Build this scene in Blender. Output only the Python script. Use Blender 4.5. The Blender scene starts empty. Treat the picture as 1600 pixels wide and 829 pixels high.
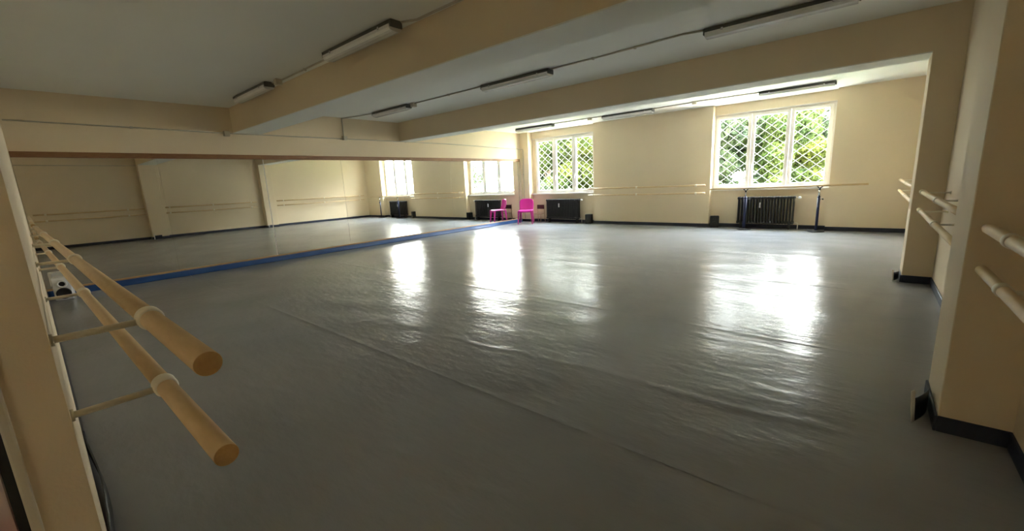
import bpy, bmesh, math, random
import numpy as np
from mathutils import Vector, Matrix, noise

random.seed(7)
rng = np.random.default_rng(7)
S = bpy.context.scene
C = S.collection
R = math.radians

# ------------------------------------------------------------------ camera
CAM = Vector((9.2130, -0.0356, 1.3668))
yaw, pitch, roll = R(40.715), R(-11.308), R(-2.737)
fwd = Vector((-math.sin(yaw) * math.cos(pitch), math.cos(yaw) * math.cos(pitch), math.sin(pitch)))
r0 = Vector((math.cos(yaw), math.sin(yaw), 0))
u0 = r0.cross(fwd)
rt = math.cos(roll) * r0 + math.sin(roll) * u0
up = -math.sin(roll) * r0 + math.cos(roll) * u0
cam = bpy.data.cameras.new('camera')
cam.sensor_fit = 'HORIZONTAL'
cam.sensor_width = 36.0
cam.lens = 36.0 * 650.76 / 1600.0
cam.clip_start = 0.02
cam.clip_end = 300
co = bpy.data.objects.new('camera', cam)
C.objects.link(co)
m3 = Matrix((rt, up, -fwd)).transposed()
co.matrix_world = Matrix.Translation(CAM) @ m3.to_4x4()
S.camera = co

# ------------------------------------------------------------------ world, sun, exposure
wd = bpy.data.worlds.new('World')
S.world = wd
wd.use_nodes = True
wt = wd.node_tree
wt.nodes.clear()
w_out = wt.nodes.new('ShaderNodeOutputWorld')
w_bg = wt.nodes.new('ShaderNodeBackground')
w_tc = wt.nodes.new('ShaderNodeTexCoord')
w_sep = wt.nodes.new('ShaderNodeSeparateXYZ')
w_rmp = wt.nodes.new('ShaderNodeValToRGB')
wt.links.new(w_tc.outputs['Generated'], w_sep.inputs[0])
wt.links.new(w_sep.outputs['Z'], w_rmp.inputs[0])
wt.links.new(w_rmp.outputs[0], w_bg.inputs['Color'])
wt.links.new(w_bg.outputs[0], w_out.inputs['Surface'])
w_rmp.color_ramp.elements[0].position = 0.0
w_rmp.color_ramp.elements[0].color = (1.0, 0.96, 0.89, 1)
w_rmp.color_ramp.elements[1].position = 0.75
w_rmp.color_ramp.elements[1].color = (0.78, 0.87, 1.0, 1)
w_bg.inputs['Strength'].default_value = 11.0

sun = bpy.data.lights.new('sun', 'SUN')
sun.energy = 28.0
sun.angle = R(0.6)
sun.color = (1.0, 0.95, 0.84)
so = bpy.data.objects.new('sun', sun)
C.objects.link(so)
so.rotation_euler = Vector((0.35, 0.62, -1.0)).to_track_quat('-Z', 'Y').to_euler()

S.view_settings.view_transform = 'Standard'
S.view_settings.look = 'None'
S.view_settings.gamma = 1.0
S.view_settings.use_curve_mapping = False
S.view_settings.exposure = 2.78
S.cycles.max_bounces = 14
S.cycles.diffuse_bounces = 10
S.cycles.glossy_bounces = 6
S.cycles.transparent_max_bounces = 16
S.cycles.transmission_bounces = 6
S.cycles.sample_clamp_indirect = 8.0
S.cycles.caustics_reflective = True
S.cycles.use_denoising = True

# room dimensions (metres)
W, L, H = 9.84, 11.366, 2.957
ZB = 2.505
B1 = (2.842, 3.303)
B2 = (6.531, 6.936)
PD = 0.254
XA, XB, XC, XD = 0.353, 2.812, 6.118, 8.529
ZS, ZW = 0.949, 2.727
REC = 0.19
YOUT = L + 0.40
YB = -4.2
XJ = 7.90

for nm, xa, xb in (('left', XA, XB), ('right', XC, XD)):
    pl = bpy.data.lights.new('window_portal', 'AREA')
    pl.shape = 'RECTANGLE'
    pl.size = xb - xa
    pl.size_y = ZW - ZS
    pl.cycles.is_portal = True
    po = bpy.data.objects.new('window_portal', pl)
    C.objects.link(po)
    po.location = ((xa + xb) / 2, YOUT + 0.02, (ZS + ZW) / 2)
    po.rotation_euler = (R(-90), 0, 0)

pl = bpy.data.lights.new('added_window_portal', 'AREA')  # sampling portal of the added recess window
pl.shape = 'RECTANGLE'
pl.size = 0.6
pl.size_y = 0.6
pl.cycles.is_portal = True
po = bpy.data.objects.new('added_window_portal', pl)
C.objects.link(po)
po.location = (W + 0.32, -3.3, 1.80)
po.rotation_euler = (0, R(90), 0)

# ------------------------------------------------------------------ materials
def srgb(r, g, b):
    f = lambda c: (c / 12.92) if c <= 0.04045 else ((c + 0.055) / 1.055) ** 2.4
    return (f(r / 255), f(g / 255), f(b / 255), 1)

def mat(name, col, rough=0.6, col2=None, nscale=6.0, mix=0.5, bump=0.0, bscale=80.0, metal=0.0,
        spec=0.5, stretch=(1, 1, 1), coat=0.0):
    m = bpy.data.materials.new(name)
    m.use_nodes = True
    nt = m.node_tree
    b = nt.nodes['Principled BSDF']
    b.inputs['Roughness'].default_value = rough
    b.inputs['Metallic'].default_value = metal
    b.inputs['Specular IOR Level'].default_value = spec
    b.inputs['Coat Weight'].default_value = coat
    tc = nt.nodes.new('ShaderNodeTexCoord')
    mp = nt.nodes.new('ShaderNodeMapping')
    mp.inputs['Scale'].default_value = stretch
    nt.links.new(tc.outputs['Object'], mp.inputs['Vector'])
    if col2 is None:
        col2 = tuple(c * 0.9 for c in col[:3]) + (1,)
    n = nt.nodes.new('ShaderNodeTexNoise')
    n.inputs['Scale'].default_value = nscale
    n.inputs['Detail'].default_value = 5
    nt.links.new(mp.outputs[0], n.inputs['Vector'])
    rp = nt.nodes.new('ShaderNodeValToRGB')
    rp.color_ramp.elements[0].position = 0.5 - mix / 2
    rp.color_ramp.elements[1].position = 0.5 + mix / 2
    rp.color_ramp.elements[0].color = col
    rp.color_ramp.elements[1].color = col2
    nt.links.new(n.outputs[0], rp.inputs[0])
    nt.links.new(rp.outputs[0], b.inputs['Base Color'])
    if bump > 0:
        n2 = nt.nodes.new('ShaderNodeTexNoise')
        n2.inputs['Scale'].default_value = bscale
        n2.inputs['Detail'].default_value = 3
        nt.links.new(mp.outputs[0], n2.inputs['Vector'])
        bp = nt.nodes.new('ShaderNodeBump')
        bp.inputs['Strength'].default_value = bump
        bp.inputs['Distance'].default_value = 0.01
        nt.links.new(n2.outputs[0], bp.inputs['Height'])
        nt.links.new(bp.outputs[0], b.inputs['Normal'])
    return m

MT = {}
MT['wall'] = mat('cream_wall_paint', (0.745, 0.625, 0.445, 1), 0.65, (0.705, 0.59, 0.42, 1), 1.3, 0.6, 0.12, 120)
MT['ceil'] = mat('white_ceiling_paint', (0.84, 0.85, 0.80, 1), 0.8, (0.80, 0.81, 0.765, 1), 1.1, 0.6, 0.1, 100)
MT['navy'] = mat('navy_vinyl_skirting', (0.012, 0.016, 0.035, 1), 0.45, (0.018, 0.024, 0.05, 1), 5)
MT['blue'] = mat('blue_vinyl', (0.010, 0.055, 0.19, 1), 0.45, (0.014, 0.075, 0.24, 1), 4)
MT['wood'] = mat('barre_beech', (0.70, 0.53, 0.31, 1), 0.42, (0.61, 0.44, 0.24, 1), 5, 0.6, 0.05, 40, stretch=(3, 14, 14))
MT['woody'] = mat('barre_beech_lengthwise', (0.70, 0.53, 0.31, 1), 0.42, (0.61, 0.44, 0.24, 1), 5, 0.6, 0.05, 40, stretch=(14, 3, 14))
MT['endgrain'] = mat('beech_end_grain', (0.56, 0.36, 0.16, 1), 0.6, (0.44, 0.27, 0.11, 1), 60, 0.5)
MT['oak'] = mat('brown_wood_rail', (0.30, 0.15, 0.06, 1), 0.5, (0.20, 0.095, 0.035, 1), 7, 0.6, stretch=(10, 1.5, 10))
MT['oaklt'] = mat('light_wood_ledge', (0.48, 0.29, 0.14, 1), 0.5, (0.34, 0.20, 0.09, 1), 6, 0.6, stretch=(10, 1.5, 10))
MT['cream'] = mat('cream_plastic', (0.80, 0.74, 0.60, 1), 0.4, None, 8)
MT['white'] = mat('white_pvc', (0.82, 0.80, 0.77, 1), 0.3, (0.79, 0.77, 0.74, 1), 4)
MT['sill'] = mat('white_sill_stone', (0.80, 0.76, 0.70, 1), 0.35, (0.74, 0.70, 0.64, 1), 12)
MT['black'] = mat('black_cast_iron', (0.012, 0.012, 0.012, 1), 0.42, (0.02, 0.019, 0.017, 1), 12)
MT['rubber'] = mat('black_rubber', (0.008, 0.008, 0.009, 1), 0.55, None, 10)
MT['bluemetal'] = mat('dark_blue_painted_steel', (0.006, 0.009, 0.045, 1), 0.4, (0.008, 0.012, 0.06, 1), 6)
MT['chrome'] = mat('brushed_steel', (0.62, 0.62, 0.62, 1), 0.25, None, 9, metal=1.0)
MT['pink'] = mat('pink_plastic', (0.58, 0.025, 0.30, 1), 0.35, (0.52, 0.02, 0.27, 1), 4)
MT['maroon'] = mat('dark_red_board', (0.06, 0.006, 0.010, 1), 0.5, None, 6)
MT['palewood'] = mat('pale_wood', (0.46, 0.31, 0.19, 1), 0.5, None, 8, stretch=(8, 8, 1))
MT['lampbase'] = mat('grey_lamp_housing', (0.13, 0.13, 0.11, 1), 0.5, (0.11, 0.11, 0.095, 1), 5)
MT['lampcover'] = mat('opal_lamp_cover', (0.78, 0.78, 0.76, 1), 0.12, None, 5, coat=0.3)
MT['conduit'] = mat('grey_conduit', (0.52, 0.48, 0.40, 1), 0.5, None, 8)
MT['barkm'] = mat('tree_bark', (0.075, 0.055, 0.04, 1), 0.9, (0.12, 0.09, 0.065, 1), 6, 0.5, 0.6, 20, stretch=(4, 4, 1))
MT['paving'] = mat('pale_paving', (0.58, 0.54, 0.47, 1), 0.85, (0.46, 0.43, 0.38, 1), 0.8, 0.5)
MT['grass'] = mat('lawn_green', (0.07, 0.11, 0.03, 1), 0.9, (0.12, 0.16, 0.05, 1), 2.0, 0.5)
MT['casing'] = mat('pale_door_casing', (0.60, 0.54, 0.42, 1), 0.45, None, 5)
MT['paper'] = mat('white_backing_strip', (0.78, 0.76, 0.70, 1), 0.6, None, 5)
MT['whiteplastic'] = mat('white_plastic', (0.85, 0.85, 0.86, 1), 0.3, None, 5)
MT['render'] = mat('outside_render', (0.62, 0.55, 0.44, 1), 0.9, None, 2)

def mat_door():
    m = bpy.data.materials.new('red_and_white_door_paint')
    m.use_nodes = True
    nt = m.node_tree
    b = nt.nodes['Principled BSDF']
    b.inputs['Roughness'].default_value = 0.45
    tc = nt.nodes.new('ShaderNodeTexCoord')
    sp = nt.nodes.new('ShaderNodeSeparateXYZ')
    nt.links.new(tc.outputs['Object'], sp.inputs[0])
    n = nt.nodes.new('ShaderNodeTexNoise'); n.inputs['Scale'].default_value = 3
    nt.links.new(tc.outputs['Object'], n.inputs['Vector'])
    ma = nt.nodes.new('ShaderNodeMath'); ma.operation = 'MULTIPLY_ADD'
    ma.inputs[1].default_value = 0.25
    nt.links.new(n.outputs[0], ma.inputs[0]); nt.links.new(sp.outputs['Z'], ma.inputs[2])
    rp = nt.nodes.new('ShaderNodeValToRGB')
    rp.color_ramp.elements[0].position = 0.62; rp.color_ramp.elements[0].color = (0.42, 0.03, 0.07, 1)
    rp.color_ramp.elements[1].position = 1.0; rp.color_ramp.elements[1].color = (0.70, 0.66, 0.62, 1)
    nt.links.new(ma.outputs[0], rp.inputs[0]); nt.links.new(rp.outputs[0], b.inputs['Base Color'])
    return m
MT['door'] = mat_door()

def mat_mirror():
    m = bpy.data.materials.new('mirror_glass')
    m.use_nodes = True
    nt = m.node_tree
    b = nt.nodes['Principled BSDF']
    b.inputs['Metallic'].default_value = 1
    b.inputs['Roughness'].default_value = 0.0
    b.inputs['Base Color'].default_value = (0.93, 0.945, 0.925, 1)
    return m
MT['mirror'] = mat_mirror()

def mat_glass():
    m = bpy.data.materials.new('window_glass')
    m.use_nodes = True
    nt = m.node_tree
    nt.nodes.clear()
    o = nt.nodes.new('ShaderNodeOutputMaterial')
    mx = nt.nodes.new('ShaderNodeMixShader')
    t = nt.nodes.new('ShaderNodeBsdfTransparent'); t.inputs[0].default_value = (0.93, 0.95, 0.94, 1)
    g = nt.nodes.new('ShaderNodeBsdfGlossy'); g.inputs['Roughness'].default_value = 0.02
    lw = nt.nodes.new('ShaderNodeLayerWeight'); lw.inputs[0].default_value = 0.5
    pw = nt.nodes.new('ShaderNodeMath'); pw.operation = 'POWER'; pw.inputs[1].default_value = 5.0
    ad = nt.nodes.new('ShaderNodeMath'); ad.operation = 'MULTIPLY_ADD'; ad.inputs[1].default_value = 0.8; ad.inputs[2].default_value = 0.03
    nt.links.new(lw.outputs['Facing'], pw.inputs[0]); nt.links.new(pw.outputs[0], ad.inputs[0]); nt.links.new(ad.outputs[0], mx.inputs[0]); nt.links.new(t.outputs[0], mx.inputs[1]); nt.links.new(g.outputs[0], mx.inputs[2])
    nt.links.new(mx.outputs[0], o.inputs['Surface'])
    return m
MT['glass'] = mat_glass()

def mat_leaf(name, c1, c2):
    m = bpy.data.materials.new(name)
    m.use_nodes = True
    nt = m.node_tree
    b = nt.nodes['Principled BSDF']
    b.inputs['Roughness'].default_value = 0.7
    b.inputs['Specular IOR Level'].default_value = 0.1
    tc = nt.nodes.new('ShaderNodeTexCoord')
    n = nt.nodes.new('ShaderNodeTexNoise'); n.inputs['Scale'].default_value = 1.4; n.inputs['Detail'].default_value = 6
    nt.links.new(tc.outputs['Object'], n.inputs['Vector'])
    rp = nt.nodes.new('ShaderNodeValToRGB')
    rp.color_ramp.elements[0].position = 0.35; rp.color_ramp.elements[0].color = c1
    rp.color_ramp.elements[1].position = 0.68; rp.color_ramp.elements[1].color = c2
    nt.links.new(n.outputs[0], rp.inputs[0]); nt.links.new(rp.outputs[0], b.inputs['Base Color'])
    o = nt.nodes['Material Output']
    mx = nt.nodes.new('ShaderNodeMixShader'); mx.inputs[0].default_value = 0.4
    tl = nt.nodes.new('ShaderNodeBsdfTranslucent')
    nt.links.new(rp.outputs[0], tl.inputs[0])
    nt.links.new(b.outputs[0], mx.inputs[1]); nt.links.new(tl.outputs[0], mx.inputs[2])
    nt.links.new(mx.outputs[0], o.inputs['Surface'])
    return m
MT['leaf_a'] = mat_leaf('leaves_mid_green', (0.014, 0.027, 0.008, 1), (0.055, 0.075, 0.017, 1))
MT['leaf_b'] = mat_leaf('leaves_grey_green', (0.016, 0.026, 0.014, 1), (0.040, 0.054, 0.024, 1))
MT['leaf_c'] = mat_leaf('leaves_yellow_green', (0.026, 0.040, 0.010, 1), (0.09, 0.105, 0.02, 1))

def mat_floor():
    m = bpy.data.materials.new('grey_dance_vinyl')
    m.use_nodes = True
    nt = m.node_tree
    b = nt.nodes['Principled BSDF']
    tc = nt.nodes.new('ShaderNodeTexCoord')
    def nz(scale, detail=4, stretch=(1, 1, 1)):
        mp = nt.nodes.new('ShaderNodeMapping'); mp.inputs['Scale'].default_value = stretch
        nt.links.new(tc.outputs['Object'], mp.inputs['Vector'])
        n = nt.nodes.new('ShaderNodeTexNoise'); n.inputs['Scale'].default_value = scale; n.inputs['Detail'].default_value = detail
        nt.links.new(mp.outputs[0], n.inputs['Vector'])
        return n
    n1 = nz(0.9, 6)
    rp = nt.nodes.new('ShaderNodeValToRGB')
    rp.color_ramp.elements[0].position = 0.3; rp.color_ramp.elements[0].color = (0.265, 0.27, 0.28, 1)
    rp.color_ramp.elements[1].position = 0.7; rp.color_ramp.elements[1].color = (0.32, 0.322, 0.33, 1)
    nt.links.new(n1.outputs[0], rp.inputs[0]); nt.links.new(rp.outputs[0], b.inputs['Base Color'])
    n2 = nz(1.7, 5)
    rr = nt.nodes.new('ShaderNodeMapRange')
    rr.inputs['To Min'].default_value = 0.17; rr.inputs['To Max'].default_value = 0.262
    nt.links.new(n2.outputs[0], rr.inputs['Value']); nt.links.new(rr.outputs[0], b.inputs['Roughness'])
    n3 = nz(6.0, 5, (1.0, 2.2, 1))
    bp = nt.nodes.new('ShaderNodeBump'); bp.inputs['Strength'].default_value = 0.38; bp.inputs['Distance'].default_value = 0.012
    nt.links.new(n3.outputs[0], bp.inputs['Height']); nt.links.new(bp.outputs[0], b.inputs['Normal'])
    b.inputs['Specular IOR Level'].default_value = 0.12
    return m
MT['floor'] = mat_floor()

# ------------------------------------------------------------------ mesh helpers
class MB:
    def __init__(self):
        self.bm = bmesh.new()
    def box(self, x0, y0, z0, x1, y1, z1, bev=0.0, seg=2):
        v = [self.bm.verts.new(p) for p in ((x0, y0, z0), (x1, y0, z0), (x1, y1, z0), (x0, y1, z0),
                                            (x0, y0, z1), (x1, y0, z1), (x1, y1, z1), (x0, y1, z1))]
        fs = [self.bm.faces.new([v[i] for i in q]) for q in
              ((0, 3, 2, 1), (4, 5, 6, 7), (0, 1, 5, 4), (1, 2, 6, 5), (2, 3, 7, 6), (3, 0, 4, 7))]
        if bev > 0:
            es = list({e for f in fs for e in f.edges})
            bmesh.ops.bevel(self.bm, geom=es, offset=bev, segments=seg, affect='EDGES', profile=0.5)
        return self
    def tube(self, pts, r, n=12, caps=True):
        pts = [Vector(p) for p in pts]
        rs = r if isinstance(r, (list, tuple)) else [r] * len(pts)
        rings = []
        prev = None
        for i, p in enumerate(pts):
            if i == 0: d = pts[1] - pts[0]
            elif i == len(pts) - 1: d = pts[-1] - pts[-2]
            else: d = (pts[i + 1] - p).normalized() + (p - pts[i - 1]).normalized()
            d.normalize()
            if prev is None:
                a = Vector((0, 0, 1)) if abs(d.z) < 0.9 else Vector((1, 0, 0))
                x = d.cross(a).normalized()
            else:
                x = (prev - d * prev.dot(d)).normalized()
            prev = x
            y = d.cross(x)
            rings.append([self.bm.verts.new(p + rs[i] * (math.cos(2 * math.pi * k / n) * x + math.sin(2 * math.pi * k / n) * y)) for k in range(n)])
        for a, b in zip(rings, rings[1:]):
            for k in range(n):
                f = self.bm.faces.new((a[k], a[(k + 1) % n], b[(k + 1) % n], b[k])); f.smooth = True
        if caps:
            self.bm.faces.new(list(reversed(rings[0]))); self.bm.faces.new(rings[-1])
        return self
    def lathe(self, prof, c=(0, 0, 0), n=24, axis='z'):
        rings = []
        for (r, h) in prof:
            ring = []
            for k in range(n):
                a = 2 * math.pi * k / n
                if axis == 'z': p = (c[0] + r * math.cos(a), c[1] + r * math.sin(a), c[2] + h)
                elif axis == 'y': p = (c[0] + r * math.cos(a), c[1] + h, c[2] + r * math.sin(a))
                else: p = (c[0] + h, c[1] + r * math.cos(a), c[2] + r * math.sin(a))
                ring.append(self.bm.verts.new(p))
            rings.append(ring)
        for a, b in zip(rings, rings[1:]):
            for k in range(n):
                f = self.bm.faces.new((a[k], a[(k + 1) % n], b[(k + 1) % n], b[k])); f.smooth = True
        self.bm.faces.new(list(reversed(rings[0]))); self.bm.faces.new(rings[-1])
        return self
    def prism(self, poly, y0, y1, axis='y'):
        # poly: list of (a,b); axis y -> (x,z), axis x -> (y,z), axis z -> (x,y)
        def P(a, b, t):
            return (a, t, b) if axis == 'y' else ((t, a, b) if axis == 'x' else (a, b, t))
        A = [self.bm.verts.new(P(a, b, y0)) for a, b in poly]
        B = [self.bm.verts.new(P(a, b, y1)) for a, b in poly]
        n = len(poly)
        self.bm.faces.new(A); self.bm.faces.new(list(reversed(B)))
        for k in range(n):
            self.bm.faces.new((A[k], B[k], B[(k + 1) % n], A[(k + 1) % n]))
        return self
    def grid(self, fn, nu, nv, th=None, smooth=True):
        vs = [[self.bm.verts.new(fn(i / nu, j / nv)) for j in range(nv + 1)] for i in range(nu + 1)]
        for i in range(nu):
            for j in range(nv):
                f = self.bm.faces.new((vs[i][j], vs[i + 1][j], vs[i + 1][j + 1], vs[i][j + 1])); f.smooth = smooth
        if th:
            fs = list(self.bm.faces)
            bmesh.ops.recalc_face_normals(self.bm, faces=fs)
            bmesh.ops.solidify(self.bm, geom=fs, thickness=th)
        return self
    def mesh(self, name, m):
        bmesh.ops.recalc_face_normals(self.bm, faces=self.bm.faces)
        me = bpy.data.meshes.new(name)
        self.bm.to_mesh(me); self.bm.free()
        if m is not None: me.materials.append(MT[m])
        return me
    def build(self, name, m, parent=None, loc=(0, 0, 0), rot=(0, 0, 0)):
        return link(name, self.mesh(name, m), parent, loc, rot)

def link(name, me, parent=None, loc=(0, 0, 0), rot=(0, 0, 0)):
    o = bpy.data.objects.new(name, me)
    C.objects.link(o)
    o.location = loc
    o.rotation_euler = rot
    if parent is not None: o.parent = parent
    return o

def tag(o, label, cat, group=None, kind=None):
    o['label'] = label
    o['category'] = cat
    if group: o['group'] = group
    if kind: o['kind'] = kind
    return o

def thing(name, label, cat, loc=(0, 0, 0), rz=0.0, group=None, kind=None):
    o = bpy.data.objects.new(name, None)
    o.empty_display_size = 0.1
    C.objects.link(o)
    o.location = loc
    o.rotation_euler = (0, 0, rz)
    return tag(o, label, cat, group, kind)

def struct(o, label, cat):
    return tag(o, label, cat, None, 'structure')

# ------------------------------------------------------------------ setting
# floor: slab plus vinyl sheets, 2 m wide, unrolled along X
fl = struct(MB().box(-0.3, YB - 0.3, -0.2, W + 0.3, YOUT, -0.03).build('floor', 'floor'),
            'grey glossy dance vinyl floor laid in wide wrinkled sheets', 'floor')
SEAMS = [YB, -2.32, -0.28, 1.76, 3.80, 5.84, 7.88, 9.92, L + REC]
RIDGES = [(6.05, 1.35, 6.25, 2.10, .007, .022), (5.05, 1.35, 5.30, 2.20, .007, .022), (6.3, 2.30, 7.3, 2.42, .006, .028),
          (7.3, 2.43, 9.3, 2.55, .007, .03), (7.33, 3.35, 7.27, 3.95, .006, .02), (4.2, 2.5, 4.5, 3.4, .005, .03),
          (8.1, 3.6, 9.0, 3.55, .005, .035), (6.9, 4.3, 7.0, 5.1, .004, .02), (8.2, 2.9, 9.0, 2.85, .004, .025),
          (5.9, 3.0, 6.3, 3.5, .005, .02), (3.4, 3.3, 4.3, 3.2, .004, .03), (7.9, 6.9, 8.6, 6.85, .004, .025),
          (4.6, 4.4, 5.6, 4.3, .004, .03), (3.0, 5.2, 3.6, 5.6, .005, .02), (7.2, 1.0, 8.2, 1.15, .005, .03),
          (5.6, 0.8, 6.6, 1.0, .004, .03), (8.0, 5.2, 8.9, 5.15, .004, .03)]
waves = [(rng.uniform(0, 2 * math.pi), rng.uniform(2.0, 5.5), rng.uniform(5, 16), rng.uniform(0, 2 * math.pi)) for _ in range(14)]
def floor_h(X, Y):
    z = np.zeros_like(X)
    for ph, kx, ky, ph2 in waves:
        z += np.sin(kx * X + ph + 0.8 * np.sin(0.9 * Y + ph2)) * np.sin(ky * Y + ph2 + 0.9 * np.sin(1.3 * X + ph)) / ky
    z *= 0.0055
    for x0, y0, x1, y1, h, w in RIDGES:
        dx, dy = x1 - x0, y1 - y0
        ll = dx * dx + dy * dy
        t = ((X - x0) * dx + (Y - y0) * dy) / ll
        wob = 0.02 * np.sin(t * 9 + x0 * 5)
        d = ((X - x0) * dy - (Y - y0) * dx) / math.sqrt(ll) + wob
        z += 0.5 * h * np.exp(-(d / w) ** 2) * np.exp(-np.clip(np.abs(t - 0.5) - 0.38, 0, None) ** 2 / 0.012)
    return z
for i in range(len(SEAMS) - 1):
    y0, y1 = SEAMS[i] + 0.003, SEAMS[i + 1] - 0.003
    x0, x1 = 0.0, W
    nx, ny = 330, int((y1 - y0) / 0.025)
    ys = np.linspace(y0, y1, ny + 1); xs = np.linspace(x0, x1, nx + 1)
    Xg, Yg = np.meshgrid(xs, ys, indexing='ij')
    Z = floor_h(Xg, Yg)
    ed = np.minimum(Yg - y0, y1 - Yg)
    Z += 0.0022 * np.exp(-(ed / 0.02) ** 2)
    fade = np.clip(np.minimum(np.minimum(Xg, W - Xg), 1) / 0.4, 0, 1)
    Z = Z * fade - 0.001
    vs = np.stack([Xg, Yg, Z], -1).reshape(-1, 3)
    idx = np.arange((nx + 1) * (ny + 1)).reshape(nx + 1, ny + 1)
    fs = np.stack([idx[:-1, :-1], idx[1:, :-1], idx[1:, 1:], idx[:-1, 1:]], -1).reshape(-1, 4)
    me = bpy.data.meshes.new('vinyl_sheet')
    me.vertices.add(len(vs)); me.vertices.foreach_set('co', vs.ravel())
    me.loops.add(fs.size); me.loops.foreach_set('vertex_index', fs.ravel().astype(np.int32))
    me.polygons.add(len(fs)); me.polygons.foreach_set('loop_start', np.arange(0, fs.size, 4, dtype=np.int32))
    me.polygons.foreach_set('use_smooth', np.ones(len(fs), dtype=bool))
    me.update(); me.validate()
    me.materials.append(MT['floor'])
    link('vinyl_sheet', me, fl)

# ceiling and the two beams
struct(MB().box(-0.3, YB - 0.3, H, W + 0.3, YOUT, H + 0.3).build('ceiling', 'ceil'), 'flat white painted ceiling crossed by two deep beams', 'ceiling')
for (ya, yb), nm, lb in ((B1, 'trim_1', 'nearer deep cream ceiling beam above the mirror wall'), (B2, 'trim_2', 'farther cream ceiling beam before the window bay')):
    o = thing(nm, lb, 'beam', (0, ya, ZB), 0, None, 'structure')
    MB().box(-0.05, 0, 0.012, W + 0.05, yb - ya, H - ZB + 0.02).build('beam_body', 'wall', o)
    MB().box(0.0, 0.0015, 0.0, W - PD, yb - ya - 0.0015, 0.0125).build('beam_soffit', 'ceil', o)

# walls
struct(MB().box(-0.3, YB - 0.3, -0.1, 0.0, YOUT, H + 0.1).build('wall_left', 'wall'), 'cream mirror wall at the left of the room', 'wall')
DY0, DY1, DZ0, DZ = -3.6, -3.0, 1.5, 2.1  # opening for the added recess window
wr = MB()
wr.box(W, DY1, -0.1, W + 0.3, YOUT, H + 0.1).box(W, YB - 0.3, -0.1, W + 0.3, DY0, H + 0.1).box(W, DY0, DZ, W + 0.3, DY1, H + 0.1).box(W, DY0, -0.1, W + 0.3, DY1, DZ0)
struct(wr.build('wall_right', 'wall'), 'cream right wall with two square piers', 'wall')
for (ya, yb), nm, lb in ((B1, 'trim_3', 'nearer square cream pier on the right wall'), (B2, 'trim_4', 'farther square cream pier on the right wall')):
    struct(MB().box(W - PD, ya, -0.02, W + 0.02, yb, ZB + 0.02, 0.004, 1).build(nm, 'wall'), lb, 'pier')
# near partition, very slightly out of square
yw0, yw1, thk = 0.037, -0.041, 0.080
wb = MB()
wb.prism([(-0.05, yw0), (XJ, yw1), (XJ, yw1 - thk), (-0.05, yw1 - thk - 0.2)], -0.02, H + 0.05, axis='z')
struct(wb.build('wall_back', 'wall'), 'cream partition wall end beside the camera carrying the near barre', 'wall')
struct(MB().box(XJ - 0.5, YB - 0.3, -0.1, W + 0.2, YB, H + 0.1).build('wall_entrance', 'wall'), 'cream wall of the entrance recess behind the camera', 'wall')
struct(MB().box(XJ - 0.5, YB - 0.3, -0.1, XJ - 0.06, yw1 - thk, H + 0.1).build('wall_entrance_side', 'wall'), 'cream side wall of the entrance recess', 'wall')
# door seen edge-on past the partition end
d1 = thing('door_1', 'red and white door beyond the partition end at the lower left corner', 'door', (XJ - 0.06, yw1 - thk, 0), 0, None, 'structure')
MB().box(0.0, -0.017, 0, 0.07, 0.0, 2.1, 0.004, 2).build('door_casing', 'casing', d1)
MB().box(0.0, -0.034, 0, 0.045, -0.017, 2.1).build('rubber_seal', 'rubber', d1)
MB().box(0.0, -0.92, 0.005, 0.04, -0.034, 2.1, 0.003, 1).build('door_leaf', 'door', d1)
dh = MB(); dh.tube([(0.04, -0.85, 1.03), (0.085, -0.85, 1.03), (0.09, -0.84, 1.03), (0.09, -0.73, 1.03)], 0.009, 10)
dh.build('door_handle', 'chrome', d1)

# unseen window added in the recess to brighten the near end of the room
d2 = thing('added_window', 'added unseen white window of the entrance recess, lighting the near end', 'window', (W + 0.12, (DY0 + DY1) / 2, DZ0), 0, None, 'structure')
hw_ = (DY1 - DY0) / 2
sm_ = MB()
sm_.box(0, -hw_, 0.0, 0.05, -hw_ + 0.06, DZ - DZ0).box(0, hw_ - 0.06, 0.0, 0.05, hw_, DZ - DZ0)
sm_.box(0, -hw_ + 0.06, 0.0, 0.05, hw_ - 0.06, 0.06).box(0, -hw_ + 0.06, DZ - DZ0 - 0.06, 0.05, hw_ - 0.06, DZ - DZ0)
lf = sm_.build('casement', 'white', d2)
MB().box(0.02, -hw_ + 0.055, 0.055, 0.028, hw_ - 0.055, DZ - DZ0 - 0.055).build('pane', 'glass', lf)

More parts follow.
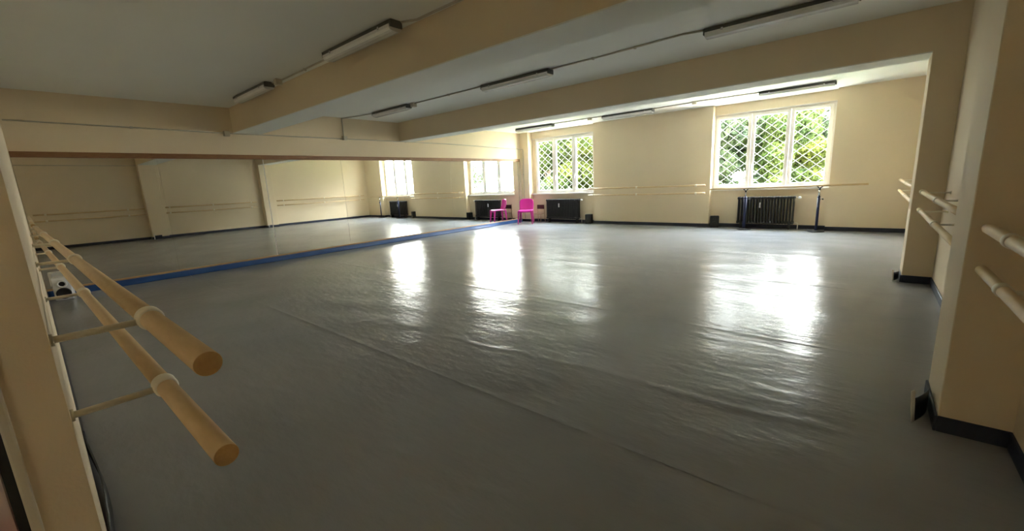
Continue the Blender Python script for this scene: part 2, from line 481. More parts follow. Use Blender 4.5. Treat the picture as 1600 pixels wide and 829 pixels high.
# window wall with full height niches
wlb = thing('wall_front', 'cream window wall with two recessed window niches', 'wall', (0, 0, 0), 0, None, 'structure')
for xa, xb in ((-0.1, XA), (XB, XC), (XD, W + 0.1)):
    MB().box(xa, L, -0.1, xb, YOUT, H + 0.1).build('wall_pier', 'wall', wlb)
WIN = ((XA, XB, 0.47, 2.76, 'window_1', 'left'), (XC, XD, 6.123, 8.507, 'window_2', 'right'))
for xa, xb, fa, fb, nm, side in WIN:
    MB().box(xa - 0.01, L + REC, ZW, xb + 0.01, YOUT, H + 0.1).build('lintel_panel', 'wall', wlb)
    MB().box(xa - 0.01, L + REC, -0.1, xb + 0.01, YOUT, ZS - 0.04).build('niche_panel', 'wall', wlb)
    if fa - xa > 0.03:
        MB().box(xa - 0.01, L + 0.24, ZS - 0.04, fa, YOUT, ZW + 0.01).build('reveal_filler', 'wall', wlb)
    if xb - fb > 0.03:
        MB().box(fb, L + 0.24, ZS - 0.04, xb + 0.01, YOUT, ZW + 0.01).build('reveal_filler', 'wall', wlb)
    wn = thing(nm, ('white three-casement window nearer the mirror wall' if side == 'left' else 'white three-casement window behind the free-standing barre'), 'window', ((fa + fb) / 2, L + 0.25, ZS), 0, None, 'structure')
    w2, hh = (fb - fa) / 2 + 0.008, ZW - ZS
    FT = 0.055
    fm = MB()
    fm.box(-w2, 0, 0, -w2 + FT, 0.07, hh).box(w2 - FT, 0, 0, w2, 0.07, hh).box(-w2 + FT, 0, 0, w2 - FT, 0.07, FT).box(-w2 + FT, 0, hh - FT, w2 - FT, 0.07, hh)
    fm.build('window_frame', 'white', wn)
    sw = (2 * w2 - 2 * FT + 0.04) / 3
    for k in range(3):
        a = -w2 + FT - 0.02 + k * sw + 0.003
        b = a + sw - 0.006
        z0, z1 = FT - 0.02, hh - FT + 0.02
        t = 0.072
        sm = MB()
        sm.box(a, -0.022, z0, a + t, 0.05, z1, 0.006).box(b - t, -0.022, z0, b, 0.05, z1, 0.006)
        sm.box(a + t - 0.004, -0.020, z0, b - t + 0.004, 0.048, z0 + t, 0.006).box(a + t - 0.004, -0.020, z1 - t, b - t + 0.004, 0.048, z1, 0.006)
        sh = sm.build('casement', 'white', wn)
        MB().box(a + t - 0.006, 0.012, z0 + t - 0.006, b - t + 0.006, 0.020, z1 - t + 0.006).build('pane', 'glass', sh)
        hx = (b - t / 2) if k < 2 else (a + t / 2)
        if k > 0:
            hx = a + t / 2
        if k == 0:
            hx = b - t / 2
        hm = MB()
        hm.box(hx - 0.012, -0.034, hh * 0.30, hx + 0.012, -0.020, hh * 0.30 + 0.07, 0.004)
        hm.tube([(hx, -0.030, hh * 0.30 + 0.035), (hx, -0.062, hh * 0.30 + 0.035)], 0.008, 8)
        hm.box(hx - 0.010, -0.072, hh * 0.30 - 0.085, hx + 0.010, -0.056, hh * 0.30 + 0.045, 0.005)
        hm.build('window_handle', 'white', sh)
    # sill board
    MB().box(-(xb - xa) / 2 + 0.002 + (xa + xb) / 2 - (fa + fb) / 2, -0.25 + 0.10, -0.04, (xb - xa) / 2 - 0.002 + (xa + xb) / 2 - (fa + fb) / 2, 0.0, 0.0, 0.004).build('window_sill', 'sill', wn)
    MB().box(-w2, 0.07, -0.05, w2, 0.17, -0.005).build('outer_sill', 'sill', wn)
    # narrow bead at the head of the niche
    MB().box(-(xb - xa) / 2 + 0.002 + (xa + xb) / 2 - (fa + fb) / 2, -0.25 + REC - 0.008, hh - 0.005, (xb - xa) / 2 - 0.002 + (xa + xb) / 2 - (fa + fb) / 2, -0.25 + REC + 0.01, hh + 0.012).build('head_bead', 'white', wn)

# skirtings
SK = 0.085
def skirting(nm, segs, label):
    o = thing(nm, label, 'skirting', (segs[0][0], segs[0][1], 0), 0, None, 'structure')
    bx, by = segs[0][0], segs[0][1]
    for (x0, y0, x1, y1) in segs:
        MB().box(min(x0, x1) - bx, min(y0, y1) - by, 0.0, max(x0, x1) - bx, max(y0, y1) - by, SK, 0.003, 1).build('skirting_strip', 'navy', o)
    return o
t = 0.012
skirting('baseboard_right', [(W - t, YB + .05, W, B1[0]), (W - PD, B1[0] - t, W, B1[0]), (W - PD - t, B1[0] - t, W - PD, B1[1] + t), (W - PD, B1[1], W, B1[1] + t),
                             (W - t, B1[1], W, B2[0]), (W - PD, B2[0] - t, W, B2[0]), (W - PD - t, B2[0] - t, W - PD, B2[1] + t), (W - PD, B2[1], W, B2[1] + t),
                             (W - t, B2[1], W, L)], 'dark navy vinyl skirting along the right wall and round its piers')
skirting('baseboard_front', [(0.0, L - t, XA, L), (XA, L, XA + t, L + REC), (XA, L + REC - t, XB, L + REC), (XB - t, L, XB, L + REC), (XB, L - t, XC, L),
                             (XC, L, XC + t, L + REC), (XC, L + REC - t, XD, L + REC), (XD - t, L, XD, L + REC), (XD, L - t, W, L)],
         'dark navy vinyl skirting along the window wall')
sb = thing('baseboard_back', 'dark navy skirting of the near partition', 'skirting', (0, yw0, 0), math.atan2(yw1 - yw0, XJ + 0.05), None, 'structure')
MB().box(0.02, -0.004, 0, 5.9, 0.010, SK, 0.002, 1).build('skirting_strip', 'navy', sb)
bw_ = MB()
bw_.grid(lambda u, v: (5.9 + u * 1.3, 0.006 + 0.028 * math.sin(u * 3.0) ** 2 * (1 - 0.3 * v), v * (SK + 0.02)), 24, 3, 0.006)
lo = bw_.build('loose_strip', 'rubber', sb)
MB().box(7.2, -0.004, 0, 7.88, 0.010, SK, 0.002, 1).build('skirting_strip', 'blue', sb)

# peeled skirting ends at the two piers
def peel(x, y, label, s):
    o = thing('loose_skirting_end', label, 'skirting', (x, y, 0), 0)
    def f(u, v):
        return (-0.002 - 0.075 * s * (1 - u) ** 1.7 - 0.012 * s * v * (1 - u), 0.24 * s * u, 0.002 + v * 0.13 * s)
    MB().grid(lambda u, v: f(u * 0.11, v * 1.35), 8, 3, 0.004).build('bare_end', 'paper', o)
    MB().grid(lambda u, v: f(0.115 + u * 0.865, v), 12, 3, 0.004).build('curled_strip', 'navy', o)
peel(W - PD - t - 0.004, B1[0] + 0.02, 'curled white-backed skirting end peeling off the nearer pier', 1.0)
peel(W - PD - t - 0.004, B2[0] + 0.02, 'small curled skirting end peeling off the farther pier', 0.75)

# ------------------------------------------------------------------ mirror
mir = thing('wall_mirror', 'long panelled dance mirror with brown top rail and blue foot strip', 'mirror', (0, 0, 0))
MY0, MY1 = yw0 + 0.005, 11.30
PS = [MY0, 1.64, 3.276, 4.894, 6.52, 8.15, 9.77, MY1]
MZ0, MZ1 = 0.10, 2.037
tilt = [0.0, 0.0006, -0.0008, 0.0010, -0.0006, 0.0008, 0.0]
for i in range(7):
    g0, g1 = (0.0004 if i in (0, 1, 2) else 0.0012), (0.0004 if i in (0, 1) else 0.0012)
    a, b = PS[i] + g0, PS[i + 1] - g1
    MB().box(0.004, -(b - a) / 2, MZ0, 0.010, (b - a) / 2, MZ1).build('mirror_panel', 'mirror', mir, (0, (a + b) / 2, 0), (0, 0, tilt[i]))
MB().box(0.0, MY0, MZ0 - 0.02, 0.003, MY1, MZ1).build('backing_board', 'rubber', mir)
MB().box(0.009, 3.270, MZ0 + 0.01, 0.0125, 3.282, MZ1 - 0.005).build('joint_glint', 'white', mir)  # white strip stands in for the highlight on the panel edge
MB().box(0.0, MY0, MZ1 - 0.004, 0.03, MY1, MZ1 + 0.078, 0.003, 1).build('top_rail', 'oak', mir)
lm = MB()
lm.box(0.0, MY0, 0.095, 0.034, MY1, 0.122, 0.003, 1)
lm.build('foot_ledge', 'oaklt', mir)
bm_ = MB()
bm_.grid(lambda u, v: (0.034 + 0.028 * (1 - v) ** 2 + 0.006 * math.sin(u * 40) * (1 - v) + 0.003 * math.sin(u * 97), MY0 + u * (MY1 - MY0), 0.002 + v * 0.096), 160, 5, 0.004)
bm_.build('blue_foot_strip', 'blue', mir)
MB().box(0.0, MY1, 0.0, 0.022, MY1 + 0.03, MZ1 + 0.078, 0.002, 1).build('end_trim', 'casing', mir)

# ------------------------------------------------------------------ barres
ZU, ZL = 1.06, 0.868
def barre(name, label, p0, p1, wall_n, off, stations, mt, r=0.0235, far_off=None, ext=None):
    """p0,p1: 2D ends of the wall foot line; rails stand 'off' from it along wall_n (far_off at p0)."""
    P0, P1, n = Vector(p0), Vector(p1), Vector(wall_n)
    ln = (P1 - P0).length
    d = (P1 - P0) / ln
    base = P0
    o = thing(name, label, 'ballet barre', (base.x, base.y, 0))
    far_off = off if far_off is None else far_off
    def at(s, z, frac=1.0):
        of = far_off + (off - far_off) * s / ln
        q = d * s + n * of * frac
        return Vector((q.x, q.y, z))
    for z, rr in ((ZU, r), (ZL, r * 0.92)):
        rail = MB().tube([at(0.0, z), at(ln * 0.25, z - 0.002), at(ln * 0.5, z - 0.003), at(ln * 0.75, z - 0.002), at(ln, z)], rr, 24).build('rail', mt, o)
        e0, e1 = at(0, z), at(ln, z)
        dd = Vector((d.x, d.y, 0))
        MB().tube([e0 - dd * 0.0008, e0 + dd * 0.002], rr * 0.97, 24).build('rail_end', 'endgrain', rail)
        MB().tube([e1 - dd * 0.002, e1 + dd * 0.0008], rr * 0.97, 24).build('rail_end', 'endgrain', rail)
        for s in stations:
            q = at(s, z)
            w0 = d * s
            wv = Vector((w0.x, w0.y, z - 0.004))
            nn = Vector((n.x, n.y, 0))
            bk = MB().tube([wv, wv + nn * ((q - wv).dot(nn) - rr * 0.8)], 0.0085, 10)
            bk.tube([wv, wv + nn * 0.006], 0.015, 16)
            b = bk.build('bracket', 'cream', o)
            MB().tube([q - dd * 0.024, q - dd * 0.020, q + dd * 0.020, q + dd * 0.024], [rr + 0.002, rr + 0.0055, rr + 0.0055, rr + 0.002], 24).build('clamp_ring', 'cream', b)
    return o
al = (yw1 - yw0) / (XJ + 0.05)
barre('ballet_barre', 'big foreground double wooden barre with cut round ends on the near partition',
      (0.32, yw0 + al * 0.37), (8.295, yw0 + al * 8.345), (0, 1), 0.1895, (0.5, 2.35, 3.95, 5.55, 7.47), 'wood', r=0.0236, far_off=0.052)
barre('ballet_barre', 'double barre on the near end of the right wall, cut by the picture edge',
      (W, 0.25), (W, 2.79), (-1, 0), 0.20, (0.25, 2.115), 'woody')
barre('ballet_barre', 'double barre on the right wall between its two piers',
      (W, 3.36), (W, 6.29), (-1, 0), 0.20, (0.12, 1.43, 2.72), 'woody')
barre('ballet_barre', 'far double barre on the right wall half hidden behind the farther pier',
      (W, 7.02), (W, 11.05), (-1, 0), 0.20, (0.25, 2.0, 3.8), 'woody')
barre('ballet_barre', 'double barre on the window wall between the two windows',
      (2.74, L), (6.06, L), (0, -1), 0.20, (0.2, 1.52, 3.1), 'wood')

# ------------------------------------------------------------------ radiators
def radiator_section():
    m_ = MB()
    for yy in (-0.052, 0.0, 0.052):
        m_.tube([(0, yy, 0.06), (0, yy, 0.10), (0, yy, 0.58), (0, yy, 0.62)], [0.024, 0.017, 0.017, 0.024], 10)
    for zz in (0.05, 0.625):
        m_.box(-0.029, -0.078, zz - 0.03, 0.029, 0.078, zz + 0.03, 0.018, 3)
    return m_.mesh('section', 'black')
sec_me = radiator_section()
def radiator(x0, x1, label):
    n = round((x1 - x0) / 0.062)
    o = thing('radiator', label, 'radiator', (x0, L + 0.01, 0.10))
    for k in range(n):
        link('section', sec_me, o, (0.031 + k * 0.062, 0, 0))
    w = n * 0.062
    MB().tube([(0.02, 0, 0.05), (w - 0.02, 0, 0.05)], 0.02, 10).build('hub_pipe', 'black', o)
    for fx in (0.09, w - 0.09):
        MB().box(fx - 0.02, -0.06, -0.10, fx + 0.02, 0.06, 0.03, 0.006).build('foot', 'black', o)
    MB().box(w * 0.42 - 0.016, -0.104, 0.40, w * 0.42 + 0.016, -0.072, 0.52, 0.006).build('heat_meter', 'whiteplastic', o)
    v = MB().tube([(w - 0.01, 0, 0.625), (w + 0.05, 0, 0.625)], 0.012, 10)
    v.build('valve_stem', 'chrome', o)
    MB().lathe([(0.016, 0.0), (0.024, 0.008), (0.024, 0.045), (0.016, 0.055)], (w + 0.05, 0, 0.625), 16, 'x').build('valve_knob', 'whiteplastic', o)
    MB().tube([(w - 0.01, 0, 0.05), (w + 0.06, 0, 0.05), (w + 0.075, 0, 0.035), (w + 0.075, 0, -0.10)], 0.010, 10).build('return_pipe', 'cream', o)
radiator(1.06, 2.27, 'black cast-iron radiator under the window nearer the mirror')
radiator(6.77, 7.95, 'black ribbed radiator behind the free-standing barre')

# ------------------------------------------------------------------ small loudspeakers on the floor
def speaker(x, y, label, rz):
    o = thing('loudspeaker', label, 'loudspeaker', (x, y, 0.0), rz, 'small black loudspeakers by the piers')
    MB().box(-0.10, -0.09, 0.008, 0.10, 0.09, 0.285, 0.012).build('cabinet', 'rubber', o)
    for cz, rr in ((0.105, 0.068), (0.215, 0.036)):
        MB().lathe([(rr, 0.0), (rr, -0.006), (rr * 0.88, -0.008), (rr * 0.8, -0.004), (rr * 0.25, 0.001), (rr * 0.1, -0.004)], (0, -0.0895, cz), 24, 'y').build('cone', 'black', o)
    for sx in (-0.075, 0.075):
        for sy in (-0.065, 0.065):
            MB().lathe([(0.012, 0.0), (0.014, 0.009)], (sx, sy, 0), 10).build('foot', 'rubber', o)
speaker(2.65, L - 0.02, 'small black loudspeaker on the floor right of the left radiator', R(12))
speaker(6.26, L + 0.0, 'small black loudspeaker on the floor left of the ribbed radiator', R(18))

# ------------------------------------------------------------------ free-standing barre
pb = thing('portable_barre', 'free-standing barre with two dark blue posts in front of the right window', 'ballet barre', (6.98, 11.13, 0))
PL = 1.41
barz = 0.975
MB().tube([(-0.80, 0.03, barz - 0.015), (PL / 2, 0.0, barz), (2.20, -0.03, barz + 0.018)], 0.021, 20).build('rail', 'wood', pb)
for k, (px, py, pr) in enumerate(((0.0, 0.0, 0.036), (PL, -0.02, 0.026))):
    MB().lathe([(0.150, 0.0), (0.155, 0.006), (0.150, 0.016), (0.06, 0.030), (0.045, 0.034)], (px, py, 0), 32).build('base_plate', 'rubber', pb)
    po_ = MB().tube([(px, py, 0.03), (px, py, 0.74)], pr, 20).build('post', 'bluemetal', pb)
    MB().tube([(px, py, 0.735), (px, py, 0.76)], [pr + 0.004, pr + 0.002], 20).build('collar', 'bluemetal', po_)
    MB().tube([(px, py, 0.755), (px, py, barz - 0.05)], 0.018, 16).build('inner_tube', 'chrome', pb)
    kn = MB().tube([(px + pr - 0.004, py, 0.70), (px + pr + 0.03, py, 0.70)], 0.006, 8)
    kn.lathe([(0.012, 0.0), (0.016, 0.006), (0.016, 0.02), (0.010, 0.026)], (px + pr + 0.03, py, 0.70), 12, 'x')
    kn.build('clamp_knob', 'rubber', po_)
    zb = barz - 0.015 * (1 - k) + 0.008 * k
    cr = MB()
    cr.tube([(px - 0.05, py, zb - 0.012), (px - 0.02, py, zb - 0.035), (px, py, zb - 0.055), (px + 0.02, py, zb - 0.035), (px + 0.05, py, zb - 0.012)], 0.012, 10)
    cr.tube([(px, py, zb - 0.09), (px, py, zb - 0.045)], 0.020, 14)
    cr.build('cradle', 'rubber', pb)

# ------------------------------------------------------------------ pink plastic chair
ch = thing('chair', 'pink plastic chair in the corner beside the mirror', 'chair', (0.62, 10.78, 0.0), R(30))
def leg(x, y, sx, sy):
    m_ = MB()
    h = 0.435
    for (dx, dy, w, dp) in ((0, 0, 0.032, 0.032),):
        b0 = [(x + sx * 0.03 - 0.013, y + sy * 0.04 - 0.013), (x + sx * 0.03 + 0.013, y + sy * 0.04 - 0.013), (x + sx * 0.03 + 0.013, y + sy * 0.04 + 0.013), (x + sx * 0.03 - 0.013, y + sy * 0.04 + 0.013)]
        t0 = [(x - w, y - dp), (x + w, y - dp), (x + w, y + dp), (x - w, y + dp)]
        A = [m_.bm.verts.new((p[0], p[1], 0.0)) for p in b0]
        B = [m_.bm.verts.new((p[0], p[1], h)) for p in t0]
        m_.bm.faces.new(A); m_.bm.faces.new(B)
        for k in range(4): m_.bm.faces.new((A[k], A[(k + 1) % 4], B[(k + 1) % 4], B[k]))
        bmesh.ops.bevel(m_.bm, geom=list(m_.bm.edges), offset=0.006, segments=2, affect='EDGES')
    m_.build('leg', 'pink', ch)
leg(-0.205, -0.20, -1, -1); leg(0.205, -0.20, 1, -1); leg(-0.19, 0.19, -1, 1); leg(0.19, 0.19, 1, 1)
sm = MB()
def seatf(u, v):
    x = (u - 0.5) * 0.47
    y = (v - 0.5) * 0.46
    e = max(abs(u - 0.5) * 2, abs(v - 0.5) * 2)
    z = 0.452 - 0.014 * (1 - (2 * u - 1) ** 2) * (1 - (2 * v - 1) ** 2)
    if v < 0.14: z -= 0.05 * ((0.14 - v) / 0.14) ** 2
    if e > 0.9: z -= 0.02 * ((e - 0.9) / 0.1) ** 2
    return (x, y, z)
sm.grid(seatf, 20, 20, 0.014)
sm.build('seat', 'pink', ch)
bmk = MB()
def backf(u, v):
    wv = 0.215 + 0.010 * math.sin(v * math.pi) - 0.02 * max(0, (v - 0.75) / 0.25) ** 2
    x = (u * 2 - 1) * wv
    z = 0.455 + v * 0.335 - 0.03 * abs(u * 2 - 1) ** 4 * v
    y = 0.205 + 0.075 * v - 0.05 * (u * 2 - 1) ** 2 + 0.02 * math.sin(v * math.pi)
    return (x, y, z)
bmk.grid(backf, 20, 16, 0.014)
bmk.build('backrest', 'pink', ch)
rmb = MB()
rp_ = [backf(0.0, v / 10) for v in range(11)] + [backf(u / 14, 1.0) for u in range(1, 14)] + [backf(1.0, 1 - v / 10) for v in range(11)]
rmb.tube(rp_, 0.013, 8)
rmb.build('back_rim', 'pink', ch)

# small seat with a dark red board behind the pink chair
st = thing('small_chair', 'small pale-legged chair with dark red back under the left window', 'chair', (0.74, L + 0.02, 0))
MB().box(-0.15, 0.05, 0.43, 0.15, 0.068, 0.57, 0.012).build('backrest', 'maroon', st)
MB().box(-0.15, -0.16, 0.27, 0.15, 0.09, 0.288, 0.006).build('seat', 'palewood', st)
for sx in (-0.135, 0.135):
    MB().tube([(sx * 1.05, -0.15, 0), (sx, -0.13, 0.275)], 0.011, 8).build('leg', 'palewood', st)
    MB().tube([(sx * 1.05, 0.10, 0), (sx, 0.075, 0.28), (sx, 0.06, 0.55)], 0.011, 8).build('leg', 'palewood', st)

# ------------------------------------------------------------------ white box in the near mirror corner
wbx = thing('box_speaker', 'small white box with a black round front in the near mirror corner', 'loudspeaker', (0.36, 0.20, 0.0), R(-8))
MB().box(-0.11, -0.09, 0.0, 0.10, 0.10, 0.33, 0.012).build('cabinet', 'whiteplastic', wbx)
MB().lathe([(0.078, 0.0), (0.078, 0.03), (0.070, 0.034), (0.055, 0.024), (0.012, 0.02)], (0.098, 0.01, 0.10), 28, 'x').build('woofer', 'rubber', wbx)
rg = MB()
rg.tube([(0.106, 0.01 + 0.045 * math.cos(a * math.pi / 12), 0.235 + 0.045 * math.sin(a * math.pi / 12)) for a in range(25)], 0.013, 8, False)
rg.build('tweeter_ring', 'whiteplastic', wbx)
MB().lathe([(0.036, 0.0), (0.03, 0.006), (0.01, 0.002)], (0.099, 0.01, 0.235), 20, 'x').build('tweeter', 'rubber', wbx)

# ------------------------------------------------------------------ ceiling lamps
def lamp(x0, x1, y, label):
    ln = x1 - x0
    o = thing('ceiling_lamp', label, 'ceiling lamp', ((x0 + x1) / 2, y, H), 0, 'fluorescent tube lamps on the ceiling')
    hb = MB()
    hb.prism([(-0.055, -0.002), (0.055, -0.002), (0.078, -0.048), (-0.078, -0.048)], -ln / 2, ln / 2, axis='x')
    hb.build('housing', 'lampbase', o)
    cv = MB()
    prof = [(-0.076, -0.047), (0.076, -0.047), (0.074, -0.075), (0.058, -0.097), (0.03, -0.104), (-0.03, -0.104), (-0.058, -0.097), (-0.074, -0.075)]
    cv.prism(prof, -ln / 2 + 0.012, ln / 2 - 0.012, axis='x')
    c = cv.build('cover', 'lampcover', o)
    for f in (-0.36, 0.36):
        for s in (-1, 1):
            MB().box(f * ln - 0.012, s * 0.078 - 0.004, -0.062, f * ln + 0.012, s * 0.078 + 0.004, -0.036, 0.002, 1).build('clip', 'chrome', o)
    for s in (-1, 1):
        MB().box(s * ln / 2 - 0.008, -0.072, -0.074, s * ln / 2 + 0.008, 0.072, -0.010, 0.006).build('end_cap', 'lampbase', o)
LA = [(1.10, 2.42, 2.655, 'ceiling lamp in the nearest row close to the mirror wall'), (4.20, 5.56, 2.655, 'ceiling lamp in the nearest row in front of the nearer beam'),
      (0.97, 2.17, 5.28, 'middle-row ceiling lamp close to the mirror wall'), (4.15, 5.50, 5.34, 'middle-row ceiling lamp between the two beams, second from mirror'), (7.62, 8.98, 5.38, 'middle-row ceiling lamp cut by the top picture edge'),
      (0.75, 2.10, 10.33, 'window-row ceiling lamp above the left window'), (3.68, 5.02, 10.35, 'window-row ceiling lamp between the two windows'), (7.28, 8.54, 10.37, 'window-row ceiling lamp above the right window')]
for a in LA: lamp(*a)

# ------------------------------------------------------------------ conduits
def conduit(label, pts, r=0.011, clips=(), boxes=()):
    o = thing('conduit', label, 'conduit', pts[0])
    p0 = Vector(pts[0])
    MB().tube([Vector(p) - p0 for p in pts], r, 8).build('pipe', 'conduit', o)
    for c in boxes:
        q = Vector(c) - p0
        MB().box(q.x - 0.045, q.y - 0.045, q.z - 0.045, q.x + 0.045, q.y + 0.045, q.z + 0.045, 0.006).build('junction_box', 'casing', o)
    for c in clips:
        q = Vector(c) - p0
        MB().box(q.x - 0.014, q.y - 0.018, q.z - 0.018, q.x + 0.014, q.y + 0.018, q.z + 0.018, 0.004).build('clip', 'conduit', o)
zc = H - 0.011
conduit('thin ceiling conduit linking the nearest row of lamps', [(2.42, 2.70, zc), (2.6, 2.74, zc), (4.05, 2.74, zc), (4.2, 2.70, zc)], boxes=[(2.62, 2.70, H - 0.03)], clips=[(3.4, 2.74, zc)])
conduit('thin ceiling conduit running past the nearest lamp row along the beam', [(5.56, 2.72, zc), (5.72, 2.79, zc), (9.80, 2.79, zc)], clips=[(6.5, 2.79, zc)])
conduit('ceiling conduit joining the first two middle-row lamps', [(2.17, 5.30, zc), (3.1, 5.32, zc), (4.15, 5.32, zc)], boxes=[(2.3, 5.30, H - 0.03)], clips=[(3.3, 5.32, zc)])
conduit('ceiling conduit joining the last two middle-row lamps', [(5.50, 5.34, zc), (6.4, 5.34, zc), (7.4, 5.30, zc), (7.62, 5.36, zc)], clips=[(6.2, 5.34, zc), (6.8, 5.33, zc)])
conduit('ceiling conduit from the mirror wall to the middle row', [(0.0, 5.05, zc), (0.5, 5.2, zc), (0.97, 5.27, zc)])
conduit('ceiling conduit joining the two left window-row lamps', [(2.10, 10.33, zc), (3.0, 10.30, zc), (3.68, 10.33, zc)], boxes=[(3.3, 10.31, H - 0.02)])
conduit('ceiling conduit joining the two right window-row lamps', [(5.02, 10.35, zc), (5.9, 10.33, zc), (6.1, 10.26, zc), (6.6, 10.30, zc), (7.28, 10.35, zc)], boxes=[(6.0, 10.30, H - 0.02)])
conduit('long conduit along the wall above the mirror', [(0.012, 0.06, 2.535), (0.012, 2.7, 2.500), (0.012, 8.2, 2.502), (0.012, L - 0.03, 2.44)],
        0.010, boxes=[(0.046, 2.72, 2.488), (0.046, 5.04, 2.512)], clips=[(0.018, 6.7, 2.502), (0.018, 1.4, 2.517)])
conduit('upright conduit in the corner between mirror and left window', [(0.03, L - 0.011, 2.44), (0.115, L - 0.011, 2.435), (0.135, L - 0.011, 2.41), (0.13, L - 0.011, 0.98), (0.13, L - 0.011, 0.10)], 0.010, clips=[(0.133, L - 0.019, 1.6)])
conduit('short upright conduit rising to the ceiling above the mirror', [(0.012, 5.04, 2.55), (0.012, 5.04, H)], 0.010)
conduit('conduit high on the near end of the right wall', [(W - 0.012, 0.0, 2.52), (W - 0.012, 2.83, 2.50)], 0.010)

# ------------------------------------------------------------------ outside: grilles, ground, trees
def clip_seg(x0, z0, dx, dz, hw, h):
    t0, t1 = -1e9, 1e9
    for p, d, lo, hi in ((x0, dx, -hw, hw), (z0, dz, 0, h)):
        a, b = (lo - p) / d, (hi - p) / d
        if a > b: a, b = b, a
        t0, t1 = max(t0, a), min(t1, b)
    return (t0, t1) if t1 - t0 > 0.03 else None
MT['grille'] = mat('pale_grille_paint', (0.17, 0.17, 0.16, 1), 0.5, None, 5)
for xa, xb, fa, fb, nm, side in WIN:
    o = thing('window_grille', 'white diamond lattice grille outside the ' + ('left window' if side == 'left' else 'right window'), 'window grille', ((fa + fb) / 2, YOUT + 0.045, ZS - 0.02), 0)
    hw, h = (fb - fa) / 2 + 0.06, ZW - ZS + 0.04
    fr = MB()
    fr.box(-hw - 0.01, -0.012, -0.02, hw + 0.01, 0.012, 0.0).box(-hw - 0.01, -0.012, h, hw + 0.01, 0.012, h + 0.02)
    fr.box(-hw - 0.01, -0.012, 0, -hw + 0.01, 0.012, h).box(hw - 0.01, -0.012, 0, hw + 0.01, 0.012, h)
    fr.build('grille_frame', 'grille', o)
    for cx_ in (-hw + 0.03, hw - 0.03):
        for cz in (0.2, h - 0.2):
            MB().box(cx_ - 0.012, -0.050, cz - 0.012, cx_ + 0.012, 0.0, cz + 0.012).build('anchor', 'grille', o)
    sp, sl = 0.212, 0.80
    for s in (1, -1):
        k = -12
        while k < 24:
            z0 = k * sp + (0.05 if s > 0 else 0.12)
            ts = clip_seg(-hw, z0, 1.0, sl * s, hw, h)
            if ts:
                p = (-hw + ts[0], -0.006 * s, z0 + sl * s * ts[0]); q = (-hw + ts[1], -0.006 * s, z0 + sl * s * ts[1])
                MB().tube([p, q], 0.0075, 6).build('lattice_bar', 'grille', o)
            k += 1

struct(MB().box(-60, YOUT - 0.02, -0.6, 70, 120, -0.45).box(W + 0.3, -40, -0.6, 70, YOUT - 0.02, -0.45).build('ground', 'paving'), 'pale sunlit paving outside the windows', 'ground')
struct(MB().box(-0.3, YOUT - 0.05, -0.7, W + 0.3, YOUT - 0.01, -0.09).build('wall_plinth', 'render'), 'low outside plinth below the window wall', 'wall')
tag(MB().box(-60, 14.2, -0.47, 8.4, 45, -0.40, 0.02).build('lawn', 'grass'), 'shaded green lawn below the trees outside', 'grass', None, 'structure')

def leaves(rad, ctrs, n, size, mt_, name, parent):
    # n small rhombic leaves scattered round cluster centres
    ci = rng.integers(0, len(ctrs), n)
    cs = np.array([c[:3] for c in ctrs])[ci]
    cr = np.array([c[3] for c in ctrs])[ci]
    v = rng.normal(size=(n, 3)); v /= np.linalg.norm(v, axis=1)[:, None]
    rr = cr * rng.uniform(0.25, 1.0, n) ** 0.5
    p = cs + v * rr[:, None] * np.array([1, 1, 0.8])
    a = rng.normal(size=(n, 3)); a /= np.linalg.norm(a, axis=1)[:, None]
    b = np.cross(a, rng.normal(size=(n, 3))); b /= np.linalg.norm(b, axis=1)[:, None]
    s = size * rng.uniform(0.6, 1.3, n)[:, None]
    q = np.stack([p - a * s, p + b * s * 0.5, p + a * s, p - b * s * 0.5], 1).reshape(-1, 3)
    me = bpy.data.meshes.new(name)
    me.vertices.add(4 * n); me.vertices.foreach_set('co', q.ravel())
    me.loops.add(4 * n); me.loops.foreach_set('vertex_index', np.arange(4 * n, dtype=np.int32))
    me.polygons.add(n); me.polygons.foreach_set('loop_start', np.arange(0, 4 * n, 4, dtype=np.int32))
    me.update(); me.validate()
    me.materials.append(MT[mt_])
    o = link(name, me, parent)
    o['kind'] = 'stuff'
    return o

def tree(x, y, h, spread, z_low, n, mt_, label, size=0.095):
    o = thing('tree', label, 'tree', (x, y, -0.42), rng.uniform(0, 6.28), 'trees outside the windows')
    hub = h * 0.35
    MB().tube([(0, 0, 0), (0.06, 0.03, hub * 0.5), (0.0, 0.1, hub), (0.05, 0.0, h * 0.8)], [0.16, 0.13, 0.10, 0.03], 10).build('trunk', 'barkm', o)
    ctrs = []
    nb = 11
    for k in range(nb):
        a = 2 * math.pi * k / nb + rng.uniform(-.3, .3)
        z0 = rng.uniform(0.25, 0.75) * h
        rr = spread * rng.uniform(0.55, 1.0)
        z1 = max(z_low, z0 + rng.uniform(-0.5, 0.9))
        e = (rr * math.cos(a), rr * math.sin(a), z1)
        MB().tube([(0, 0.03, z0 * 0.8), (e[0] * 0.5, e[1] * 0.5, (z0 * 0.8 + z1) / 2 + 0.15), e], [0.05, 0.03, 0.01], 6).build('branch', 'barkm', o)
        ctrs.append((e[0], e[1], e[2], spread * 0.42))
        ctrs.append((e[0] * 0.5, e[1] * 0.5, (z0 + z1) / 2, spread * 0.38))
    for k in range(8):
        a = rng.uniform(0, 6.28); rr = spread * rng.uniform(0, .8)
        ctrs.append((rr * math.cos(a), rr * math.sin(a), rng.uniform(z_low, h), spread * 0.4))
    leaves(spread, ctrs, n, size, mt_, 'foliage', o)
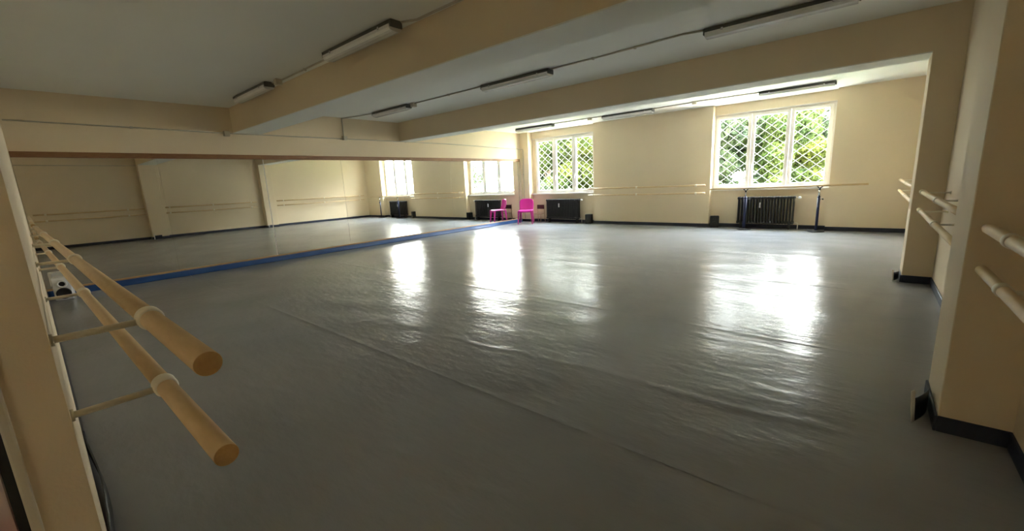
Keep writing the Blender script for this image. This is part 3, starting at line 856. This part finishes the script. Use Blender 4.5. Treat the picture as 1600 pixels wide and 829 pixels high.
def bush(x, y, h, r, n, mt_, label):
    o = thing('bush', label, 'bush', (x, y, -0.42), rng.uniform(0, 6.28), 'bushes under the trees outside')
    ctrs = []
    for k in range(6):
        a = 2 * math.pi * k / 6
        e = (r * 0.6 * math.cos(a), r * 0.6 * math.sin(a), h * rng.uniform(0.45, 0.8))
        MB().tube([(0, 0, 0), (e[0] * 0.4, e[1] * 0.4, e[2] * 0.6), e], [0.03, 0.02, 0.008], 6).build('stem', 'barkm', o)
        ctrs.append((e[0], e[1], e[2], r * 0.55)); ctrs.append((e[0] * 0.7, e[1] * 0.7, h * 0.25, r * 0.6))
    leaves(r, ctrs, n, 0.08, mt_, 'foliage', o)
for bx_, by_, bh, br, bmt, bl in ((-8.6, 20.0, 1.9, 1.0, 'leaf_b', 'bush farthest left under the left window trees'), (-5.2, 17.2, 1.6, 0.95, 'leaf_a', 'bush left of centre below the left window view'),
                                  (-2.8, 17.0, 1.7, 0.95, 'leaf_b', 'grey-green bush below the left window view'), (0.2, 20.5, 1.7, 1.0, 'leaf_a', 'bush right of the left window view'),
                                  (4.6, 16.6, 1.6, 0.9, 'leaf_a', 'bush behind the left pane of the right window'), (5.6, 23.4, 2.0, 0.9, 'leaf_b', 'grey-green bush behind the middle pane of the right window'),
                                  (6.9, 21.8, 1.7, 0.75, 'leaf_c', 'yellow-green bush behind the right pane of the right window')):
    bush(bx_, by_, bh, br, 9000, bmt, bl)
tree(-6.5, 19.4, 6.4, 1.8, 0.9, 26000, 'leaf_b', 'grey-green tree farthest left behind the left window')
tree(-3.9, 18.4, 6.0, 1.4, 0.8, 26000, 'leaf_a', 'mid-green tree centred behind the left window')
tree(-1.3, 19.6, 6.4, 1.8, 0.9, 26000, 'leaf_c', 'yellow-green tree behind the right edge of the left window')
tree(3.7, 18.6, 6.0, 1.6, 1.0, 26000, 'leaf_b', 'grey-green tree behind the left pane of the right window')
tree(6.1, 20.9, 6.0, 1.5, 1.0, 26000, 'leaf_a', 'mid-green tree behind the middle pane of the right window')
tree(6.5, 26.0, 5.2, 1.5, 0.6, 20000, 'leaf_c', 'lower yellow-green tree behind the right pane of the right window')
tree(-5.2, 23.2, 7.4, 1.9, 1.0, 20000, 'leaf_a', 'added taller mid-green tree behind the left window middle pane')  # added to close a sky gap reflected in the floor
tree(0.9, 25.5, 5.0, 1.8, 0.8, 20000, 'leaf_b', 'tree standing back between the two window views', 0.13)
tree(-10.8, 26.5, 5.2, 2.2, 0.8, 20000, 'leaf_a', 'distant tree behind the left window view', 0.13)
tree(-5.6, 27.5, 5.2, 2.2, 0.8, 20000, 'leaf_c', 'distant yellowish tree behind the left window trees', 0.13)
tree(5.4, 28.0, 5.2, 2.0, 0.8, 20000, 'leaf_b', 'distant tree behind the right window trees', 0.13)
tree(16.8, 25.5, 4.2, 1.1, 2.2, 4000, 'leaf_b', 'slim open tree seen only in the mirrored left window', 0.08)
for fx, fy, fl_ in ((-21.0, 33.0, 'added tall wood tree at the far left behind the left window'), (-15.2, 34.0, 'added tall wood tree second from the far left'), (-9.6, 33.0, 'added tall wood tree behind the left window centre'),
                    (-4.2, 34.0, 'added tall wood tree between the two window views'), (1.0, 33.0, 'added tall wood tree left of the right window view'), (5.2, 35.0, 'added tall wood tree behind the right window centre')):
    tree(fx, fy, 9.0, 2.6, 1.0, 16000, 'leaf_b', fl_, 0.20)  # backdrop trees added to block bright sky gaps from the floor reflections
